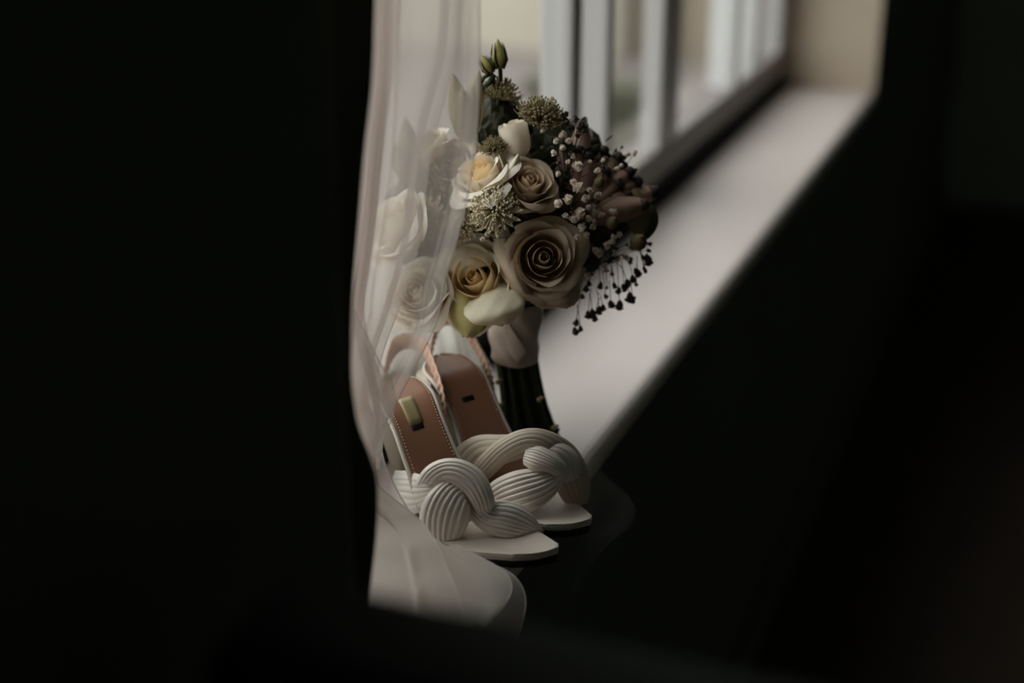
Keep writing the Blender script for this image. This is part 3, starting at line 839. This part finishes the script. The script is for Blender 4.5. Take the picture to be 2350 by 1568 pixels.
# --- pointed blooms behind the veil at the top (lily-like, closed)
def pointed_bloom(base, tips, wdt, mat, label=None):
    first = None
    for tip in tips:
        axis = tip - base; q = axis.normalized(); s = q.cross(-FW).normalized(); n = s.cross(q)
        v = []
        nv, nu = 12, 7
        for j in range(nv):
            t = j / (nv - 1); ww = wdt * math.sin(PI * min(1, (t * .9 + .1))) ** .8 * (1 - .2 * t)
            for i in range(nu):
                u = -1 + 2 * i / (nu - 1)
                v.append(base + axis * t + s * (u * ww) - n * (ww * .7 * u * u) + n * (.004 * math.sin(t * PI)))
        f = [(j*nu+i, j*nu+i+1, (j+1)*nu+i+1, (j+1)*nu+i) for j in range(nv-1) for i in range(nu-1)]
        o = mesh_obj('pointed_petal', v, f, mat, bq)
        if label: o['label'] = label
pointed_bloom(P(1070, 325, 1.33), [P(1040, 168, 1.33), P(1060, 200, 1.32), P(1100, 160, 1.335), P(1085, 195, 1.33)], .012, M['astrantia_dark'], 'pointed olive petal standing behind the veil')
pointed_bloom(P(945, 420, 1.33), [P(930, 268, 1.325), P(905, 330, 1.32)], .012, M['olive'])

# --- dusty pink bloom with dark tips on the right
pb = P(1318, 500, 1.345)
tipsP = [(1337, 290), (1362, 330), (1385, 348), (1417, 362), (1428, 384), (1445, 396), (1462, 418), (1502, 440), (1350, 360), (1390, 395), (1420, 425), (1330, 345), (1300, 330), (1440, 450), (1480, 470)]
for k, (tx, ty) in enumerate(tipsP):
    dpt = 1.375 - (0.02 if k > 7 else 0.0) + 0.005 * math.sin(k * 2.1)
    tip = P(tx, ty, dpt); st = pb.lerp(tip, .12) + RT * .004 * math.sin(k)
    axis = tip - st; q = axis.normalized(); s = q.cross(-FW).normalized(); nn = s.cross(q)
    v = []; nv, nu = 14, 9
    for j in range(nv):
        t = j / (nv - 1); ww = .0125 * (math.sin(PI * min(1, t * .80 + .12)) ** .55)
        for i in range(nu):
            u = -1 + 2 * i / (nu - 1)
            v.append(st + axis * t + s * (u * ww) - nn * (ww * .8 * u * u) + nn * (.010 * math.sin(t * PI * .9)))
    f = [(j*nu+i, j*nu+i+1, (j+1)*nu+i+1, (j+1)*nu+i) for j in range(nv-1) for i in range(nu-1)]
    o = mesh_obj('dusky_petal', v, f, M['pink'], bq); o['label'] = 'dusty pink petal with a dark curled tip'
    m = MB(); m.tube([st + axis * .93 + nn * .003, st + axis * 1.0 + nn * .003, st + axis * 1.03 - nn * .001, st + axis * 1.0 - nn * .005], [.0062, .0056, .0036, .001], 8)
    t2 = m.build('petal_tip', M['pinktip'], o)

# --- olive leaf bract and seed pods
def leaf_obj(name, base, tip, wdt, mat, cup=.5, fold=None, label=None):
    axis = tip - base; q = axis.normalized(); s = q.cross(-FW).normalized(); nn = s.cross(q); v = []; nv, nu = 12, 7
    for j in range(nv):
        t = j / (nv - 1); ww = wdt * math.sin(PI * (t * .94 + .03)) ** .75
        for i in range(nu):
            u = -1 + 2 * i / (nu - 1); v.append(base + axis * t + s * (u * ww) - nn * (ww * cup * u * u) + nn * (.006 * math.sin(t * PI)))
    f = [(j*nu+i, j*nu+i+1, (j+1)*nu+i+1, (j+1)*nu+i) for j in range(nv-1) for i in range(nu-1)]
    o = mesh_obj(name, v, f, mat, bq)
    if label: o['label'] = label
    return o
leaf_obj('bract', P(1470, 545, 1.36), P(1458, 432, 1.36), .0125, M['olive'], label='olive ribbed bract at the right edge of the bouquet')
leaf_obj('bract', P(1480, 550, 1.365), P(1498, 470, 1.37), .009, M['leaf'])
def pod(px, py, r, d):
    m = MB(); n = 24; v = []; nv = 12
    for j in range(nv + 1):
        e = PI * j / nv
        for k in range(n):
            a = 2 * PI * k / n; rr = r * (1 + .05 * math.cos(a * 12)) * math.sin(e)
            v.append((rr * math.cos(a), rr * math.sin(a), r * 1.05 * math.cos(e)))
    f = [(j*n+k, j*n+(k+1) % n, (j+1)*n+(k+1) % n, (j+1)*n+k) for j in range(nv) for k in range(n)]
    m.add(v, f); m.tube([(0, 0, r * .95), (0, 0, r * 1.2)], [r * .3, r * .35], 10)
    o = m.build('seed_pod', M['olive']); place(o, bq, mat_axis(P(px, py, d), ax(.3, .5, .7)))
    o['label'] = 'small ribbed olive seed pod'
pod(1405, 512, .0060, 1.325); pod(1465, 556, .0078, 1.34); pod(1375, 420, .005, 1.32)

# --- foliage: dark blobs added inside the dome to block light, single leaves
def blob(name, c, r, mat, seed, sx=1.0, sz=1.0, parent=bq):
    bm = bmesh.new(); bmesh.ops.create_icosphere(bm, subdivisions=4, radius=1)
    for vtx in bm.verts:
        k = 1 + .16 * noise.noise(vtx.co * 3 + Vector((seed, 0, 0))) + .08 * noise.noise(vtx.co * 9)
        vtx.co = Vector((vtx.co.x * r * k * sx, vtx.co.y * r * k * sx, vtx.co.z * r * k * sz))
    me = bpy.data.meshes.new(name); bm.to_mesh(me); bm.free(); me.materials.append(mat)
    o = link(name, me); place(o, parent, Matrix.Translation(c)); o['kind'] = 'stuff'
    return o
blob('foliage_blocker', P(1225, 462, 1.43), .088, M['leaf'], 3, 1.0, 1.0)
blob('foliage_blocker', P(1140, 305, 1.385), .030, M['leaf'], 5, 1.0, 1.3)
blob('foliage_blocker', P(1010, 500, 1.385), .050, M['leaf'], 9, 1.0, 1.2)
rndl = random.Random(11)
lm = None
def make_leaf_mesh(nm, wdt, L=1.0):
    v = []; nv, nu = 9, 5
    for j in range(nv):
        t = j / (nv - 1); ww = wdt * math.sin(PI * (t * .94 + .03)) ** .8
        for i in range(nu):
            u = -1 + 2 * i / (nu - 1); v.append((u * ww, t * L, .12 * math.sin(t * PI) - ww * .5 * u * u))
    f = [(j*nu+i, j*nu+i+1, (j+1)*nu+i+1, (j+1)*nu+i) for j in range(nv-1) for i in range(nu-1)]
    me = bpy.data.meshes.new(nm); me.from_pydata(v, [], f); me.polygons.foreach_set('use_smooth', [True] * len(f)); me.materials.append(M['leaf']); me.update()
    return me
lms = [make_leaf_mesh('leaf', .28), make_leaf_mesh('leaf', .2), make_leaf_mesh('leaf', .36)]
for i in range(190):
    a = rndl.uniform(0, 2 * PI); rr = math.sqrt(rndl.uniform(0, 1))
    px = 1232 + 215 * rr * math.cos(a); py = 462 + 200 * rr * math.sin(a)
    p = ball(px, py, .86, -.01)
    o = link('leaf', lms[i % 3]); q = Vector((rndl.gauss(0, 1), rndl.gauss(0, 1), rndl.gauss(0, 1))).normalized()
    d2 = (outward(p) + q * .9).normalized()
    rot = d2.to_track_quat('Y', 'Z').to_matrix().to_4x4()
    place(o, bq, Matrix.Translation(p) @ rot @ Matrix.Rotation(rndl.uniform(0, 6), 4, 'Y') @ Matrix.Scale(rndl.uniform(.009, .018), 4))

# --- gypsophila: shared puff mesh, thin stems
def puff_mesh(nm, seed, mat):
    rnd = random.Random(seed); m = MB()
    for k in range(14):
        a = rnd.uniform(0, 2 * PI); e = rnd.uniform(0.05, 1.25)
        dr = Vector((math.sin(e) * math.cos(a), math.sin(e) * math.sin(a), math.cos(e))); s = dr.orthogonal().normalized(); t = dr.cross(s)
        ca, sa = math.cos(a * 3), math.sin(a * 3); s, t = s * ca + t * sa, t * ca - s * sa
        c = dr * .55
        m.add([c - s * .1, c + dr * .35 + t * .34 - s * .28, c + dr * .55, c + dr * .38 - t * .3 + s * .3, c - dr * .1 + s * .38 + t * .1, c - dr * .1 - s * .35], [(0, 1, 2), (0, 2, 3), (0, 3, 4), (0, 5, 1)])
    nb = len(m.v)
    m.tube([(0, 0, -.95), (0, 0, -.5), (0, 0, 0), (0, 0, .5), (0, 0, .72)], [.12, .5, .68, .55, .15], 9)
    me = bpy.data.meshes.new(nm); me.from_pydata([tuple(q) for q in m.v], [], m.f); me.materials.append(mat); me.polygons.foreach_set('use_smooth', [True] * len(m.f)); me.update()
    return me
pw = [puff_mesh('gypsophila_blossom', s, M['gyps']) for s in (1, 2, 3)]
pd = [puff_mesh('dark_blossom', s, M['gyps_dark']) for s in (4, 5)]
bright = [(1326, 385, 10), (1325, 430, 11), (1318, 418, 7), (1279, 466, 8), (1304, 460, 9), (1331, 487, 11), (1318, 504, 9), (1352, 440, 7), (1343, 455, 8), (1372, 450, 7), (1364, 485, 6), (1381, 492, 6), (1406, 486, 7), (1334, 520, 8), (1350, 500, 6),
    (1368, 575, 8), (1394, 562, 8), (1372, 580, 8), (1450, 568, 8), (1411, 595, 8), (1347, 632, 6), (1270, 350, 6), (1290, 340, 6), (1315, 358, 5), (1302, 372, 5), (1118, 538, 6), (1108, 548, 5), (1290, 310, 7), (1305, 325, 6),
    (1280, 400, 5), (1296, 495, 6), (1345, 540, 6), (1360, 520, 6), (1420, 540, 6), (1435, 590, 6), (1385, 610, 6), (1245, 300, 5), (1275, 325, 6), (1350, 475, 6), (1325, 545, 6)]
dark = [(1487, 596, 13), (1478, 615, 5), (1482, 622, 5), (1462, 625, 11), (1452, 640, 9), (1440, 650, 9), (1432, 660, 9), (1420, 667, 8), (1446, 682, 12), (1452, 690, 7), (1422, 700, 11), (1402, 698, 10), (1390, 680, 6), (1378, 655, 8), (1393, 660, 4), (1410, 655, 7), (1345, 662, 8), (1352, 650, 7),
    (1375, 712, 10), (1384, 706, 8), (1360, 720, 11), (1350, 722, 9), (1365, 730, 8), (1323, 740, 8), (1320, 760, 9), (1332, 754, 7), (1500, 490, 6), (1497, 435, 7), (1300, 282, 9), (1332, 290, 10), (1322, 275, 8), (1340, 300, 8), (1290, 268, 8), (1490, 560, 6), (1488, 575, 6), (1475, 590, 6), (1310, 295, 8), (1325, 310, 8), (1300, 262, 6), (1336, 680, 7), (1460, 652, 5)]
stems = MB()
rg = random.Random(5)
node_pts = [P(1330, 560, 1.36), P(1400, 600, 1.35), P(1300, 440, 1.36), P(1380, 480, 1.36)]
def gyp(px, py, r, meshes, d=None, down=False):
    if (px - 1245) ** 2 + (py - 592) ** 2 < 88 ** 2: return
    p = ball(px, py, 1.0, .014) if d is None else P(px, py, d)
    o = link(meshes[0].name, meshes[rg.randrange(len(meshes))])
    axis = outward(p) * .6 + Vector((rg.uniform(-.5, .5), rg.uniform(-.5, .5), rg.uniform(-.3, .5))) if not down else Vector((rg.uniform(-.3, .6), rg.uniform(-.4, .3), -1))
    s = r / FPX * 1.36 * (1.45 if meshes is pw else 1.15)
    place(o, bq, mat_axis(p, axis, s, rg.uniform(0, 6)))
    tgt = min(node_pts, key=lambda q: (q - p).length)
    if down: tgt = P(px * .88 + 1370 * .12 + rg.uniform(-14, 14), py - rg.uniform(34, 62), 1.365)
    mid = p.lerp(tgt, .5) + Vector((0, 0, .004))
    stems.tube([Vector(q) for q in spline([tuple(p), tuple(mid), tuple(tgt)], 6)], .00035, 5)
for b in bright: gyp(*b, pw)
for b in dark:
    low = b[1] > 585
    gyp(*b, pd, 1.375 if low else None, low)
for i in range(46):     # further small blossoms filling the right side
    px = rg.uniform(1275, 1480); py = rg.uniform(330, 640)
    if (px - 1245) ** 2 + (py - 592) ** 2 < 105 ** 2: continue
    gyp(px, py, rg.uniform(3.5, 6.5), pw if rg.random() < .4 else pd)
so = stems.build('gypsophila_stems', M['stem'], bq); so['kind'] = 'stuff'

# --- stems and ribbon
WR = P(1181, 765, 1.425); WT = P(1188, 690, 1.42); WB = P(1182, 822, 1.432)
rs = random.Random(9)
for k in range(24):
    a = 2 * PI * k / 24 * 2.4; rr = .021 * math.sqrt((k + 1) / 24)
    off = RT * (rr * math.cos(a)) + FWH * (rr * math.sin(a) * .8)
    foot = BASE + RT * ((math.cos(a) * .030 + .0) * math.sqrt((k + 1) / 24) * 1.15) + FWH * (math.sin(a) * .024 * math.sqrt((k + 1) / 24)) + Vector((0, 0, .002))
    foot = foot + RT * -0.003
    pts = [WT + off * .8, WR + off * .95, WB + off, (WB + off).lerp(foot, .5) - RT * (.004 * math.cos(a)), foot]
    rad = rs.uniform(.0026, .0042)
    m = MB(); m.tube([Vector(q) for q in spline([tuple(q) for q in pts], 14)], rad, 9)
    st = m.build('stem', M['stem'], bq)
    m = MB(); m.tube([foot + Vector((0, 0, .0006)), foot - Vector((0, 0, .0018))], rad * .96, 9); m.build('cut_end', M['cutstem'], st)
# thorn-like side shoots
for (x, y) in ((1140, 880), (1142, 935), (1268, 985), (1235, 920)):
    m = MB(); c = P(x, y, 1.405); m.tube([c, c + RT * .003 + Vector((0, 0, .003)), c + RT * .006 + Vector((0, 0, .004))], [.0025, .002, .0012], 7); m.build('stem_node', M['cutstem'], bq)
m = MB(); m.tube([P(1262, 1002, 1.41), P(1276, 992, 1.405), P(1283, 983, 1.405)], [.004, .003, .0012], 7); m.build('stem_node', M['stem'], bq)
# satin wrap: slightly irregular sleeve with a folded overlap
n = 64; rows = 24; v = []
for j in range(rows):
    t = j / (rows - 1); c = Vector(spline([tuple(WT), tuple(WR), tuple(WB)], rows)[j])
    for k in range(n):
        a = 2 * PI * k / n
        r = .0238 + .0012 * math.sin(t * 5) + .0007 * math.sin(a * 3 + t * 9) + .0005 * math.sin(a * 7 - t * 14)
        wv = .0018 * math.sin(a * 2 + 1) * t
        v.append(c + RT * (r * math.cos(a)) + FWH * (r * math.sin(a)) + Vector((0, 0, wv)))
f = [(j*n+k, j*n+(k+1) % n, (j+1)*n+(k+1) % n, (j+1)*n+k) for j in range(rows-1) for k in range(n)]
rb = mesh_obj('satin_wrap', v, f, M['ribbon'], bq); mm = rb.modifiers.new('thickness', 'SOLIDIFY'); mm.thickness = .0012
rb['label'] = 'ivory satin ribbon wrapped round the stems'
# overlapping ribbon end lying diagonally across the wrap
v = []
for j in range(16):
    t = j / 15
    for k in range(10):
        u = k / 9
        a = -2.6 + 1.35 * t + 0.4 * (u - .5)
        z = WT.z * (1 - t) + (WB.z + .010) * t + .006 * (u - .5) * 2
        c = WT.lerp(WB, t)
        v.append(Vector((c.x, c.y, z)) + RT * (.0258 * math.cos(a)) + FWH * (.0258 * math.sin(a)))
f = [(j*10+k, j*10+k+1, (j+1)*10+k+1, (j+1)*10+k) for j in range(15) for k in range(9)]
o = mesh_obj('ribbon_fold', v, f, M['ribbon'], bq); mm = o.modifiers.new('thickness', 'SOLIDIFY'); mm.thickness = .0008
